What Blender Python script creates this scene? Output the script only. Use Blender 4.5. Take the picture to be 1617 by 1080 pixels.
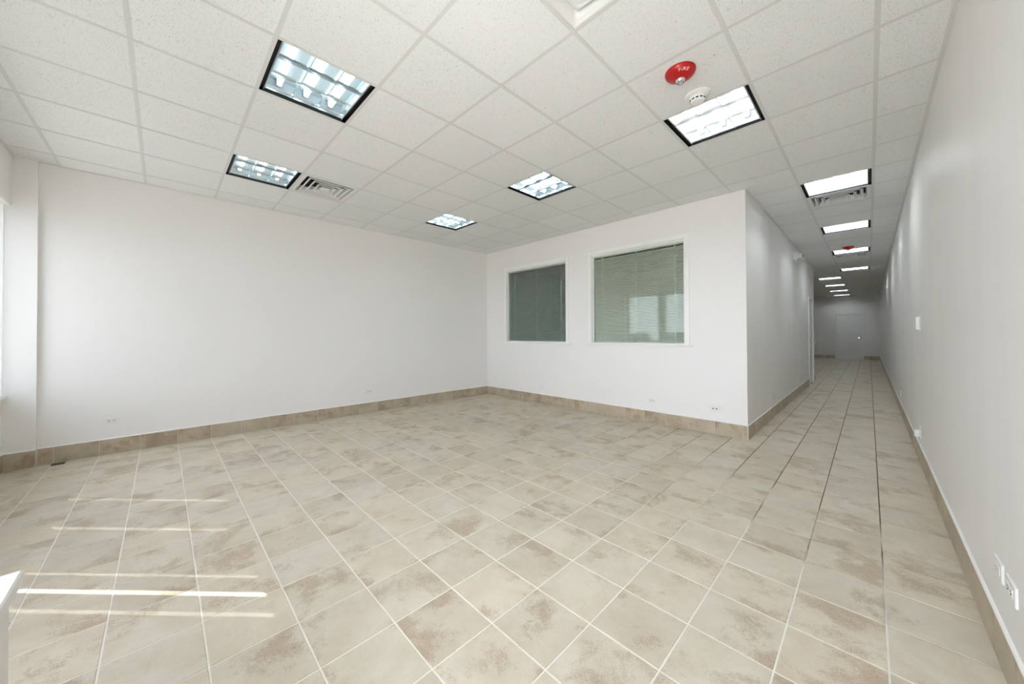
import bpy, math, random
from mathutils import Vector, Matrix

for o in list(bpy.data.objects):
    bpy.data.objects.remove(o)
SC = bpy.context.scene
COL = SC.collection
random.seed(7)

# ------------------------------------------------------------------ camera
EYE = 1.2813                       # camera height
YAW, PITCH, ROLL = 0.7973, 0.0096, -0.0047
FPX, CX, CY = 557.47, 801.0, 522.0  # focal length and principal point for a 1617 x 1080 frame
R0 = Vector((math.cos(YAW), math.sin(YAW), 0))
F0 = Vector((-math.sin(YAW), math.cos(YAW), 0))
U0 = Vector((0, 0, 1))
F1 = F0 * math.cos(PITCH) + U0 * math.sin(PITCH)
U1 = U0 * math.cos(PITCH) - F0 * math.sin(PITCH)
R2 = R0 * math.cos(ROLL) + U1 * math.sin(ROLL)
U2 = U1 * math.cos(ROLL) - R0 * math.sin(ROLL)
cam_data = bpy.data.cameras.new('camera')
cam = bpy.data.objects.new('camera', cam_data)
COL.objects.link(cam)
cam.matrix_world = Matrix(((R2.x, U2.x, -F1.x, 0), (R2.y, U2.y, -F1.y, 0), (R2.z, U2.z, -F1.z, EYE), (0, 0, 0, 1)))
cam_data.sensor_fit = 'HORIZONTAL'
cam_data.sensor_width = 36
cam_data.lens = 36 * FPX / 1617
cam_data.shift_x = (808.5 - CX) / 1617
cam_data.shift_y = (CY - 540) / 1617
cam_data.clip_start = 0.01
cam_data.clip_end = 300
SC.camera = cam

# ------------------------------------------------------------------ light and exposure
world = bpy.data.worlds.new('sky')
SC.world = world
world.use_nodes = True
bg = world.node_tree.nodes['Background']
bg.inputs['Color'].default_value = (0.90, 0.955, 1.065, 1)
bg.inputs['Strength'].default_value = 20.0

SUN_EL = math.radians(43.0)
SUN_DIR = Vector((0.717 * math.cos(SUN_EL), 0.697 * math.cos(SUN_EL), -math.sin(SUN_EL)))
sun_data = bpy.data.lights.new('sun', 'SUN')
sun_data.energy = 54
sun_data.color = (1.0, 0.98, 0.95)
sun_data.angle = math.radians(0.03)
sun = bpy.data.objects.new('sun', sun_data)
COL.objects.link(sun)
sun.rotation_euler = SUN_DIR.to_track_quat('-Z', 'Y').to_euler()
sun.location = (-8, -8, 9)

TUBE_STRENGTH, TUBE_STRENGTH_COOL, TUBE_STRENGTH_HALL = 7.0, 9.0, 48.0

SC.view_settings.view_transform = 'Standard'
SC.view_settings.look = 'None'
SC.view_settings.gamma = 1
SC.view_settings.exposure = -0.14
SC.view_settings.use_curve_mapping = False
SC.cycles.use_denoising = True
SC.cycles.use_adaptive_sampling = True
SC.cycles.adaptive_threshold = 0.03
SC.cycles.adaptive_min_samples = 24
SC.cycles.max_bounces = 12
SC.cycles.diffuse_bounces = 8
SC.cycles.transparent_max_bounces = 16
SC.cycles.sample_clamp_indirect = 6
SC.cycles.caustics_reflective = False
SC.cycles.caustics_refractive = False

# ------------------------------------------------------------------ dimensions of the place
XL, XR = -5.765, 0.348            # left and right wall faces
YW = 5.022                        # wall with the two inner windows
XC = -1.025                       # corridor's left wall face
YC_END = 12.5                     # that wall's far end
YF = 23.7                         # far end wall
CZ = 3.014                        # ceiling height
TOP = CZ + 0.24                   # underside of the deck above the tiles
CT, CTX, CTY = 0.6096, 0.0848 * 0.6096, 0.7651 * 0.6096   # ceiling grid
FT, FTX, FTY = 0.3055, 0.1332 * 0.3055, 0.4337 * 0.3055   # floor tile grid
BASE_H = 0.165
YG = -1.15                        # storefront glass plane (window part)
XBACK = -4.6                      # left side of the back room

# ------------------------------------------------------------------ materials
def lin(c):
    return tuple(((v / 255) / 12.92 if v / 255 <= 0.04045 else ((v / 255 + 0.055) / 1.055) ** 2.4) for v in c) + (1,)

def mat(name, color=(0.8, 0.8, 0.8, 1), rough=0.5, metal=0.0, spec=0.5, emit=None, strength=0):
    m = bpy.data.materials.new(name)
    m.use_nodes = True
    b = m.node_tree.nodes['Principled BSDF']
    b.inputs['Base Color'].default_value = color if len(color) == 4 else tuple(color) + (1,)
    b.inputs['Roughness'].default_value = rough
    b.inputs['Metallic'].default_value = metal
    b.inputs['Specular IOR Level'].default_value = spec
    if emit:
        b.inputs['Emission Color'].default_value = emit
        b.inputs['Emission Strength'].default_value = strength
    return m

class NT:
    def __init__(self, m):
        self.t = m.node_tree
        self.b = self.t.nodes['Principled BSDF']
    def n(self, kind, **kw):
        nd = self.t.nodes.new(kind)
        for k, v in kw.items():
            setattr(nd, k, v)
        return nd
    def l(self, a, b):
        self.t.links.new(a, b)
    def noise(self, vec, scale, detail=4, rough=0.55, dist=0.0):
        nd = self.n('ShaderNodeTexNoise')
        nd.inputs['Scale'].default_value = scale
        nd.inputs['Detail'].default_value = detail
        nd.inputs['Roughness'].default_value = rough
        nd.inputs['Distortion'].default_value = dist
        self.l(vec, nd.inputs['Vector'])
        return nd.outputs['Fac']
    def ramp(self, fac, stops):
        nd = self.n('ShaderNodeValToRGB')
        e = nd.color_ramp.elements
        while len(e) < len(stops):
            e.new(0.5)
        for el, (p, c) in zip(e, stops):
            el.position = p
            el.color = c if len(c) == 4 else tuple(c) + (1,)
        self.l(fac, nd.inputs['Fac'])
        return nd.outputs['Color']
    def mix(self, fac, a, b, mode='MIX'):
        nd = self.n('ShaderNodeMix', data_type='RGBA', blend_type=mode)
        for s, v in ((0, fac), (6, a), (7, b)):
            if isinstance(v, (int, float, tuple)):
                nd.inputs[s].default_value = v
            else:
                self.l(v, nd.inputs[s])
        return nd.outputs[2]
    def math(self, op, a, b=None, clamp=False):
        nd = self.n('ShaderNodeMath', operation=op, use_clamp=clamp)
        for i, v in enumerate((a, b)):
            if v is None:
                continue
            if isinstance(v, (int, float)):
                nd.inputs[i].default_value = v
            else:
                self.l(v, nd.inputs[i])
        return nd.outputs[0]
    def bump(self, h, strength, dist=0.002):
        nd = self.n('ShaderNodeBump')
        nd.inputs['Strength'].default_value = strength
        nd.inputs['Distance'].default_value = dist
        self.l(h, nd.inputs['Height'])
        self.l(nd.outputs['Normal'], self.b.inputs['Normal'])
    def coords(self, randomize=False):
        tc = self.n('ShaderNodeTexCoord')
        v = tc.outputs['Object']
        if randomize:
            oi = self.n('ShaderNodeObjectInfo')
            geo = self.n('ShaderNodeNewGeometry')
            r = self.math('ADD', oi.outputs['Random'], geo.outputs['Random Per Island'])
            cb = self.n('ShaderNodeCombineXYZ')
            self.l(self.math('MULTIPLY', r, 61.7), cb.inputs[0])
            self.l(self.math('MULTIPLY', r, 113.3), cb.inputs[1])
            self.l(self.math('MULTIPLY', r, 37.1), cb.inputs[2])
            ad = self.n('ShaderNodeVectorMath', operation='ADD')
            self.l(v, ad.inputs[0]); self.l(cb.outputs[0], ad.inputs[1])
            return ad.outputs[0], r
        return v

def stone_material(name, light, mid, brown, amount=0.5):
    m = mat(name, rough=0.42, spec=0.4)
    t = NT(m)
    v, r = t.coords(True)
    soft = t.noise(v, 5.0, 6, 0.6, 0.4)
    base = t.ramp(soft, [(0.30, lin(mid)), (0.62, lin(light))])
    # brown clouds with grainy borders
    cloud = t.noise(v, 3.4, 8, 0.66, 0.25)
    grain = t.noise(v, 130, 2, 0.6)
    fac = t.math('ADD', cloud, t.math('MULTIPLY', t.math('SUBTRACT', grain, 0.5), 0.20))
    lo = 0.60 - 0.12 * amount
    mask = t.ramp(fac, [(lo, (0, 0, 0)), (lo + 0.10, (1, 1, 1))])
    veins = t.noise(v, 9, 8, 0.75, 1.6)
    vm = t.ramp(veins, [(0.485, (0, 0, 0)), (0.5, (1, 1, 1)), (0.515, (0, 0, 0))])
    col = t.mix(t.math('MULTIPLY', mask, 0.52), base, lin(brown))
    col = t.mix(t.math('MULTIPLY', vm, 0.16), col, lin(brown))
    speck = t.ramp(t.noise(v, 210, 2, 0.6), [(0.58, (0, 0, 0)), (0.66, (1, 1, 1))])
    col = t.mix(t.math('MULTIPLY', speck, t.math('ADD', t.math('MULTIPLY', mask, 0.5), 0.06)), col, lin((112, 92, 70)))
    # every tile a little lighter, darker or warmer than its neighbour
    frac = t.math('FRACT', t.math('MULTIPLY', r, 7.31))
    tint = t.ramp(frac, [(0.0, lin((243, 240, 236))), (0.5, lin((252, 252, 250))), (1.0, lin((255, 251, 246)))])
    col = t.mix(1.0, col, tint, 'MULTIPLY')
    t.l(col, t.b.inputs['Base Color'])
    t.l(t.ramp(soft, [(0.2, (0.38, 0.38, 0.38)), (0.8, (0.52, 0.52, 0.52))]), t.b.inputs['Roughness'])
    t.bump(t.math('ADD', t.noise(v, 60, 5, 0.6), t.math('MULTIPLY', cloud, 1.5)), 0.25, 0.0015)
    return m

M_FLOOR = stone_material('floor_stone', (216, 210, 196), (203, 194, 177), (164, 140, 113), 0.6)
M_BASE = stone_material('baseboard_stone', (194, 184, 166), (176, 163, 142), (146, 124, 100), 0.75)

def grout_material():
    m = mat('grout', rough=0.9, spec=0.2)
    t = NT(m)
    tc = t.n('ShaderNodeTexCoord')
    sep = t.n('ShaderNodeSeparateXYZ')
    t.l(tc.outputs['Object'], sep.inputs[0])
    # trodden path towards the corridor is dirty, the rest still white
    path = t.math('ADD', sep.outputs[1], t.math('MULTIPLY', sep.outputs[0], 0.55))
    f = t.math('ADD', path, t.math('MULTIPLY', t.math('SUBTRACT', t.noise(tc.outputs['Object'], 1.3, 3), 0.5), 5.0))
    f = t.math('MULTIPLY', t.math('SUBTRACT', f, 2.0), 0.65, clamp=True)
    col = t.mix(f, lin((236, 233, 224)), lin((104, 92, 76)))
    t.l(col, t.b.inputs['Base Color'])
    return m
M_GROUT = grout_material()
M_BASEGROUT = mat('baseboard_grout', lin((214, 208, 194)), 0.9)

def paint_material(name, color, rough=0.55, patches=0.0):
    m = mat(name, color, rough, spec=0.35)
    t = NT(m)
    v = t.coords()
    t.bump(t.noise(v, 180, 3, 0.6), 0.12, 0.001)
    if patches:
        mp = t.n('ShaderNodeMapping')
        mp.inputs['Scale'].default_value = (1, 1.3, 0.16)
        t.l(v, mp.inputs['Vector'])
        p = t.noise(mp.outputs[0], 1.1, 5, 0.6, 0.8)
        k = t.ramp(p, [(0.42, (1 - patches, 1 - patches, 1 - patches * 0.9)), (0.62, (1, 1, 1))])
        t.l(t.mix(1.0, color, k, 'MULTIPLY'), t.b.inputs['Base Color'])
        t.l(t.ramp(p, [(0.42, (rough, rough, rough)), (0.6, (rough * 0.85,) * 3)]), t.b.inputs['Roughness'])
    return m
WHITE = lin((243, 242, 240))
M_WALL = paint_material('wall_paint', WHITE, 0.6)
M_WALL_R = paint_material('wall_paint_patched', WHITE, 0.5, 0.025)
M_TRIM = mat('trim_white_gloss', lin((248, 248, 246)), 0.35)
M_SILL = mat('sill_white_gloss', lin((240, 240, 240)), 0.3)
M_DECK = mat('deck_grey', (0.25, 0.25, 0.25, 1), 0.9)

def tile_material():
    m = mat('ceiling_tile_mineral', lin((228, 227, 222)), 0.9, spec=0.2)
    t = NT(m)
    v, r = t.coords(True)
    holes = t.ramp(t.noise(v, 150, 2, 0.6), [(0.63, (0, 0, 0)), (0.68, (1, 1, 1))])
    big = t.ramp(t.noise(v, 48, 4, 0.7, 1.2), [(0.645, (0, 0, 0)), (0.68, (1, 1, 1))])
    h = t.math('MAXIMUM', holes, t.math('MULTIPLY', big, 0.8))
    base = t.mix(t.math('FRACT', t.math('MULTIPLY', r, 5.7)), lin((238, 239, 239)), lin((242, 243, 243)))
    t.l(t.mix(t.math('MULTIPLY', h, 0.55), base, lin((120, 116, 108))), t.b.inputs['Base Color'])
    t.bump(t.math('SUBTRACT', t.noise(v, 90, 4, 0.7), h), 0.35, 0.0012)
    return m
M_TILE = tile_material()
M_TEE = mat('grid_white_steel', lin((222, 222, 220)), 0.4)
M_BLACK = mat('black_enamel', (0.004, 0.004, 0.004, 1), 0.5, spec=0.3)
M_HOUSING = mat('reflector_grey', (0.38, 0.44, 0.46, 1), 0.4)
M_LOUVRE_H = mat('louvre_satin_white', (0.84, 0.85, 0.86, 1), 0.5)
M_HOUSING_W = mat('reflector_white', (0.78, 0.80, 0.81, 1), 0.4)
M_LOUVRE_W = mat('louvre_white_aluminium', (0.76, 0.78, 0.79, 1), 0.28, metal=1.0)
M_LOUVRE = mat('louvre_aluminium', (0.66, 0.72, 0.74, 1), 0.20, metal=1.0)
M_TUBE = mat('lamp_tube_glow', (1, 1, 1, 1), 0.4, emit=(0.92, 0.98, 1.02, 1), strength=TUBE_STRENGTH)
M_TUBE_COOL = mat('lamp_tube_glow_cool', (1, 1, 1, 1), 0.4, emit=(0.84, 0.96, 1.0, 1), strength=TUBE_STRENGTH_COOL)
M_TUBE_HALL = mat('lamp_tube_glow_hall', (1, 1, 1, 1), 0.4, emit=(0.92, 0.98, 1.02, 1), strength=TUBE_STRENGTH_HALL)
M_SOCKET = mat('lamp_socket_white', (0.8, 0.8, 0.8, 1), 0.4)
M_VENT = mat('vent_white_enamel', lin((234, 234, 233)), 0.35)
M_DARK = mat('duct_dark', (0.02, 0.02, 0.02, 1), 0.8)
M_RED = mat('alarm_red_plastic', lin((168, 5, 9)), 0.28)
M_PRINT = mat('print_white', lin((238, 220, 214)), 0.5)
M_LENS = mat('strobe_lens', (0.75, 0.76, 0.76, 1), 0.12, metal=0.75)
M_PLASTIC = mat('plastic_white', lin((240, 240, 238)), 0.4)
M_PLASTIC2 = mat('plastic_ivory', lin((234, 233, 226)), 0.45)
M_SLOT = mat('slot_dark', (0.03, 0.03, 0.03, 1), 0.6)
M_SLATA = mat('blind_slat_grey', lin((204, 216, 210)), 0.4)
M_SLATB = mat('blind_slat_cream', lin((248, 246, 234)), 0.4)
M_CORD = mat('blind_cord', lin((222, 226, 214)), 0.7)
M_DOOR = mat('door_paint', lin((246, 246, 245)), 0.4)
M_CHROME = mat('handle_chrome', (0.8, 0.8, 0.8, 1), 0.18, metal=1)
M_ALU = mat('storefront_aluminium', (0.10, 0.10, 0.105, 1), 0.4, metal=0.6)
M_STEEL = mat('vent_steel_dark', (0.10, 0.095, 0.085, 1), 0.5, metal=0.5)
M_CARPET = mat('office_floor', lin((90, 84, 78)), 0.9)

def glass_material(name, tint, extra=0.0):
    m = bpy.data.materials.new(name)
    m.use_nodes = True
    t = m.node_tree
    t.nodes.clear()
    out = t.nodes.new('ShaderNodeOutputMaterial')
    mx = t.nodes.new('ShaderNodeMixShader')
    tr = t.nodes.new('ShaderNodeBsdfTransparent')
    gl = t.nodes.new('ShaderNodeBsdfGlossy')
    fr = t.nodes.new('ShaderNodeFresnel')
    # same reflectance from either side of the thin pane
    ge = t.nodes.new('ShaderNodeNewGeometry')
    io = t.nodes.new('ShaderNodeMix')
    io.inputs[2].default_value = 1.52
    io.inputs[3].default_value = 1 / 1.52
    t.links.new(ge.outputs['Backfacing'], io.inputs[0])
    t.links.new(io.outputs[0], fr.inputs['IOR'])
    tr.inputs['Color'].default_value = tint
    gl.inputs['Roughness'].default_value = 0.0
    gl.inputs['Color'].default_value = (0.95, 1.0, 0.98, 1)
    t.links.new(fr.outputs[0], mx.inputs[0])
    t.links.new(tr.outputs[0], mx.inputs[1])
    t.links.new(gl.outputs[0], mx.inputs[2])
    t.links.new(mx.outputs[0], out.inputs['Surface'])
    return m
M_GLASS = glass_material('window_glass_green', (0.93, 0.965, 0.945, 1))
M_TINTED = glass_material('storefront_glass_tinted', (0.43, 0.43, 0.43, 1))
M_TINTED2 = glass_material('entrance_glass_tinted', (0.55, 0.55, 0.55, 1))
M_SLIT_FILTER = glass_material('slit_filter', (0.56, 0.56, 0.56, 1))  # filter added to dim the sun passing the screen slits
M_CLEAR = glass_material('storefront_glass', (0.985, 0.985, 0.985, 1))

# ------------------------------------------------------------------ mesh helpers
class MB:
    """collects vertices and faces, then links them as one mesh object"""
    def __init__(self):
        self.v, self.f, self.sm = [], [], []
    def add(self, vs, fs, smooth=False):
        k = len(self.v)
        self.v += [tuple(p) for p in vs]
        self.f += [tuple(i + k for i in f) for f in fs]
        self.sm += [smooth] * len(fs)
        return self
    def box(self, a, b):
        x0, y0, z0 = a; x1, y1, z1 = b
        return self.add([(x0, y0, z0), (x1, y0, z0), (x1, y1, z0), (x0, y1, z0), (x0, y0, z1), (x1, y0, z1), (x1, y1, z1), (x0, y1, z1)],
                        [(3, 2, 1, 0), (4, 5, 6, 7), (0, 1, 5, 4), (1, 2, 6, 5), (2, 3, 7, 6), (3, 0, 4, 7)])
    def bevel_box(self, a, b, c=0.003, axis=1, side=-1):
        """box whose face on one side of an axis is chamfered all round"""
        lo, hi = list(a), list(b)
        i, j = [k for k in range(3) if k != axis]
        near, far = (lo[axis], hi[axis]) if side < 0 else (hi[axis], lo[axis])
        step = c if side < 0 else -c
        def ring(ins, d):
            out = []
            for (p, q) in ((lo[i] + ins, lo[j] + ins), (hi[i] - ins, lo[j] + ins), (hi[i] - ins, hi[j] - ins), (lo[i] + ins, hi[j] - ins)):
                w = [0, 0, 0]; w[i] = p; w[j] = q; w[axis] = d
                out.append(tuple(w))
            return out
        vs = ring(0, far) + ring(0, near + step) + ring(c, near)
        fs = [(3, 2, 1, 0), (8, 9, 10, 11)]
        for s in (0, 4):
            for q in range(4):
                fs.append((s + q, s + (q + 1) % 4, s + 4 + (q + 1) % 4, s + 4 + q))
        return self.add(vs, fs)
    def lathe(self, prof, seg=32, c=(0, 0, 0), smooth=True):
        vs, fs = [], []
        for (r, z) in prof:
            for k in range(seg):
                a = 2 * math.pi * k / seg
                vs.append((c[0] + r * math.cos(a), c[1] + r * math.sin(a), c[2] + z))
        for i in range(len(prof) - 1):
            for k in range(seg):
                k2 = (k + 1) % seg
                fs.append((i * seg + k, i * seg + k2, (i + 1) * seg + k2, (i + 1) * seg + k))
        fs.append(tuple(range(seg))[::-1])
        fs.append(tuple((len(prof) - 1) * seg + k for k in range(seg)))
        return self.add(vs, fs, smooth)
    def tube(self, p, q, r, seg=12, smooth=True):
        p, q = Vector(p), Vector(q)
        d = (q - p).normalized()
        s = d.orthogonal().normalized()
        t = d.cross(s)
        vs = []
        for c in (p, q):
            for k in range(seg):
                a = 2 * math.pi * k / seg
                vs.append(tuple(c + s * (r * math.cos(a)) + t * (r * math.sin(a))))
        fs = [(k, (k + 1) % seg, seg + (k + 1) % seg, seg + k) for k in range(seg)]
        self.add(vs, fs, smooth)
        self.add(vs, [tuple(range(seg))[::-1], tuple(range(seg, 2 * seg))])
        return self
    def prism(self, poly, a, b, axis=1):
        """extrude a polygon given in the two other axes"""
        i, j = [k for k in range(3) if k != axis]
        vs = []
        for d in (a, b):
            for (p, q) in poly:
                w = [0, 0, 0]; w[i] = p; w[j] = q; w[axis] = d
                vs.append(tuple(w))
        n = len(poly)
        fs = [tuple(range(n)), tuple(range(n, 2 * n))[::-1]]
        for k in range(n):
            fs.append((k, k + n, (k + 1) % n + n, (k + 1) % n))
        return self.add(vs, fs)
    def mesh(self, name, m):
        me = bpy.data.meshes.new(name)
        me.from_pydata(self.v, [], self.f)
        me.polygons.foreach_set('use_smooth', self.sm)
        if m:
            me.materials.append(m)
        me.update()
        return me
    def build(self, name, m, parent=None, loc=None, rotz=0):
        return link(name, self.mesh(name, m), parent, loc, rotz)

def link(name, me, parent=None, loc=None, rotz=0):
    o = bpy.data.objects.new(name, me)
    COL.objects.link(o)
    if parent:
        o.parent = parent
    if loc is not None:
        o.location = loc
    if rotz:
        o.rotation_euler = (0, 0, rotz)
    return o

def tag(o, label, cat, group=None, kind=None):
    o['label'] = label
    o['category'] = cat
    if group: o['group'] = group
    if kind: o['kind'] = kind
    return o

def empty(name, loc=(0, 0, 0), rotz=0):
    o = link(name, None, None, loc, rotz)
    o.empty_display_size = 0.1
    return o

def thing(name, label, cat, loc=(0, 0, 0), rotz=0, group=None, kind=None):
    return tag(empty(name, loc, rotz), label, cat, group, kind)

def struct(o, label, cat):
    return tag(o, label, cat, kind='structure')

def copy_tree(o, parent=None):
    c = o.copy()
    COL.objects.link(c)
    c.parent = parent
    for ch in list(o.children):
        copy_tree(ch, c)
    return c

# ------------------------------------------------------------------ floor
floor_mb = MB()
floor_mb.box((XL - 0.1, -1.6, -0.12), (XR + 0.1, YW + 0.05, -0.0022))
floor_mb.box((XC - 0.02, YW + 0.05, -0.12), (XR + 0.1, YC_END, -0.0022))
floor_mb.box((XBACK - 0.1, YC_END, -0.12), (XR + 0.1, YF + 0.1, -0.0022))
floor = struct(floor_mb.build('floor', M_GROUT), 'beige stone look tiled floor with pale and dirty grout lines', 'floor')
GAP = 0.0065

def floor_cells():
    zones = [(XL, -1.14, XR, YW - 0.001), (XC, YW - 0.001, XR, YC_END), (XBACK, YC_END, XR, YF)]
    cells = []
    for (x0, y0, x1, y1) in zones:
        for i in range(math.floor((x0 - FTX) / FT), math.ceil((x1 - FTX) / FT)):
            for j in range(math.floor((y0 - FTY) / FT), math.ceil((y1 - FTY) / FT)):
                a0, a1 = max(FTX + i * FT, x0), min(FTX + (i + 1) * FT, x1)
                b0, b1 = max(FTY + j * FT, y0), min(FTY + (j + 1) * FT, y1)
                if a1 - a0 > 0.02 and b1 - b0 > 0.02:
                    # nothing of the floor lies under the raised part of the front wall
                    if b1 < -0.26 and a0 > -1.47:
                        continue
                    cells.append((a0, a1, b0, b1))
    return cells

def flat_tile(mb, w, h, cx=0.0, cy=0.0, z1=0.0, c=0.0014, depth=0.006):
    a, b = w / 2, h / 2
    vs = []
    for (ins, z) in ((0, z1 - depth), (0, z1 - c), (c, z1)):
        vs += [(cx - a + ins, cy - b + ins, z), (cx + a - ins, cy - b + ins, z), (cx + a - ins, cy + b - ins, z), (cx - a + ins, cy + b - ins, z)]
    fs = [(8, 9, 10, 11)]
    for s in (0, 4):
        for q in range(4):
            fs.append((s + q, s + (q + 1) % 4, s + 4 + (q + 1) % 4, s + 4 + q))
    return mb.add(vs, fs)

def seen_size(cx, cy):
    """apparent size of a floor tile: large when near and in view"""
    d = Vector((cx, cy, 0)) - Vector((0, 0, EYE))
    depth = d.dot(F1)
    if depth < 0.25:
        return 0
    u, v = CX + FPX * d.dot(R0) / depth, CY - FPX * d.z / depth
    if not (-90 < u < 1700 and v < 1200):
        return 0
    if cy > YW and (cx < -1.3 or False):
        return 0
    return 1.0 / (depth * d.length_squared)

cells = sorted(floor_cells(), key=lambda c: -seen_size((c[0] + c[1]) / 2, (c[2] + c[3]) / 2))
tile_meshes = {}
rest = MB()
for n, (a0, a1, b0, b1) in enumerate(cells):
    w, h = a1 - a0 - GAP, b1 - b0 - GAP
    cx, cy = (a0 + a1) / 2, (b0 + b1) / 2
    lift = random.uniform(-0.0003, 0.0003)
    if n < 300:
        key = (round(w, 3), round(h, 3))
        if key not in tile_meshes:
            tile_meshes[key] = flat_tile(MB(), w, h).mesh('floor_tile', M_FLOOR)
        link('floor_tile', tile_meshes[key], floor, (cx, cy, lift))
    else:
        flat_tile(rest, w, h, cx, cy, lift)
o = rest.build('distant_floor_tiles', M_FLOOR, floor)
o['kind'] = 'stuff'

# ------------------------------------------------------------------ walls
def wall(name, boxes, label, m=M_WALL):
    mb = MB()
    for a, b in boxes:
        mb.box(a, b)
    return struct(mb.build(name, m), label, 'wall')

wall('wall_left', [((XL - 0.15, -1.4, 0), (XL, YC_END + 0.1, TOP))], 'long plain white wall on the left of the room')
wall('wall_right', [((XR, -0.6, 0), (XR + 0.15, YF + 0.1, TOP))], 'long white wall with patchy paint running down the corridor', M_WALL_R)
wall('wall_end', [((XBACK - 0.1, YF, 0), (-1.105, YF + 0.15, TOP)), ((-0.24, YF, 0), (XR, YF + 0.15, TOP)), ((-1.105, YF, 2.135), (-0.24, YF + 0.15, TOP)), ((-1.2, YF + 0.15, -0.1), (-0.1, YF + 0.2, 2.3))],  # last box: unseen plate added behind the door to stop a light leak
     'far end wall of the corridor around a closed door')
# inner windows: opening rectangles (x0, x1) at z 1.125 .. 2.56
WZ0, WZ1 = 1.125, 2.560
W1 = (-5.158, -3.677)
W2 = (-3.165, -1.722)
TH = 0.12
wall('wall_back', [((XL, YW, 0), (XC, YW + TH, WZ0)), ((XL, YW, WZ1), (XC, YW + TH, TOP)), ((XL, YW, WZ0), (W1[0], YW + TH, WZ1)),
                   ((W1[1], YW, WZ0), (W2[0], YW + TH, WZ1)), ((W2[1], YW, WZ0), (XC, YW + TH, WZ1))],
     'white wall holding two inner windows covered by blinds')
DY0, DY1 = 11.30, 12.16          # corridor side door
wall('wall_corridor', [((XC - TH, YW + TH, 0), (XC, DY0, TOP)), ((XC - TH, DY1, 0), (XC, YC_END, TOP)), ((XC - TH, DY0, 2.10), (XC, DY1, TOP))],
     'grey shaded white wall on the left of the corridor', paint_material('wall_paint_corridor', WHITE, 0.5, 0.025))
wall('wall_office_end', [((XL, YC_END - 0.1, 0), (XC - TH, YC_END, TOP))], 'back wall of the dim offices behind the blinds')
wall('wall_office_partition', [((-3.47, YW + TH, 0), (-3.37, YC_END - 0.1, TOP))], 'partition between the dim offices behind the blinds')
wall('wall_back_room', [((XBACK - 0.1, YC_END, 0), (XBACK, YF, TOP))], 'side wall of the dark back room')
struct(MB().box((XL, YW + TH, -0.1), (XC - TH, YC_END - 0.1, 0)).build('floor_office', M_CARPET), 'dark floor of the offices behind the blinds', 'floor')
struct(MB().box((XL, YW + TH, 2.75), (XC - TH, YC_END - 0.1, 2.8)).build('ceiling_office', M_WALL), 'ceiling of the offices behind the blinds', 'ceiling')

# front wall: header, knee wall, pilaster, and the part that steps in towards the camera
JX, JY = -1.46, -0.264
wall('wall_front', [
    ((XL, -1.32, 0), (-2.50, -1.085, 0.69)),                 # knee wall under the window
    ((XL, -1.32, 2.53), (JX, -1.04, TOP)),                   # header
    ((JX, -0.52, 0), (XR, JY, 0.69)),                        # stepped-in knee wall
    ((JX, -0.52, 2.53), (XR, JY, TOP)),
    ((JX, -1.32, 0), (JX + 0.12, -0.52, 0.69)),              # return of the step
    ((JX, -1.32, 2.53), (JX + 0.12, -0.52, TOP)),
    ((-2.50, -1.32, 0), (-2.44, -1.085, 2.53)),
    ], 'white storefront wall with low sill and deep header')
wall('wall_pilaster', [((XL, -1.085, 0), (XL + 0.045, -0.885, TOP))], 'shallow white pilaster in the left front corner')

# ------------------------------------------------------------------ baseboards of stone tiles
def baseboard(name, label, p, q, normal, first=0.0, step=FT, clip_seen=None):
    """tiles along the wall from p to q (xy); normal points into the room"""
    p, q, nrm = Vector(p), Vector(q), Vector(normal)
    d = (q - p); L = d.length; d.normalize()
    root = thing(name, label, 'baseboard', (p.x, p.y, 0), kind='structure')
    ang = math.atan2(d.y, d.x)
    root.rotation_euler = (0, 0, ang)
    s = 1 if nrm.dot(Vector((-d.y, d.x))) > 0 else -1       # side of the room in local y
    def bx(mb, x0, x1, y0, y1, z0, z1):
        return mb.box((x0, min(y0 * s, y1 * s), z0), (x1, max(y0 * s, y1 * s), z1))
    bx(MB(), 0, L, -0.001, 0.0075, 0, BASE_H - 0.001).build('grout_bed', M_BASEGROUT, root)
    cap = MB()
    pts = [(0, BASE_H - 0.001), (0.0108 * s, BASE_H - 0.001), (0.0085 * s, BASE_H + 0.004), (0, BASE_H + 0.008)]
    cap.prism([(y, z) for y, z in pts], 0, L, axis=0)
    cap.build('caulk_bead', M_TRIM, root)
    x = first - step
    cache = {}
    while x < L:
        a, b = max(x, 0), min(x + step, L)
        if b - a > 0.015:
            w = b - a - 0.005
            key = round(w, 3)
            if key not in cache:
                mb = MB()
                lo = (-w / 2, min(0.001 * s, 0.0105 * s), 0.004)
                hi = (w / 2, max(0.001 * s, 0.0105 * s), BASE_H - 0.002)
                mb.bevel_box(lo, hi, 0.0012, axis=1, side=s)
                cache[key] = mb.mesh('baseboard_tile', M_BASE)
            link('baseboard_tile', cache[key], root, ((a + b) / 2, 0, 0))
        x += step
    return root

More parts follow.
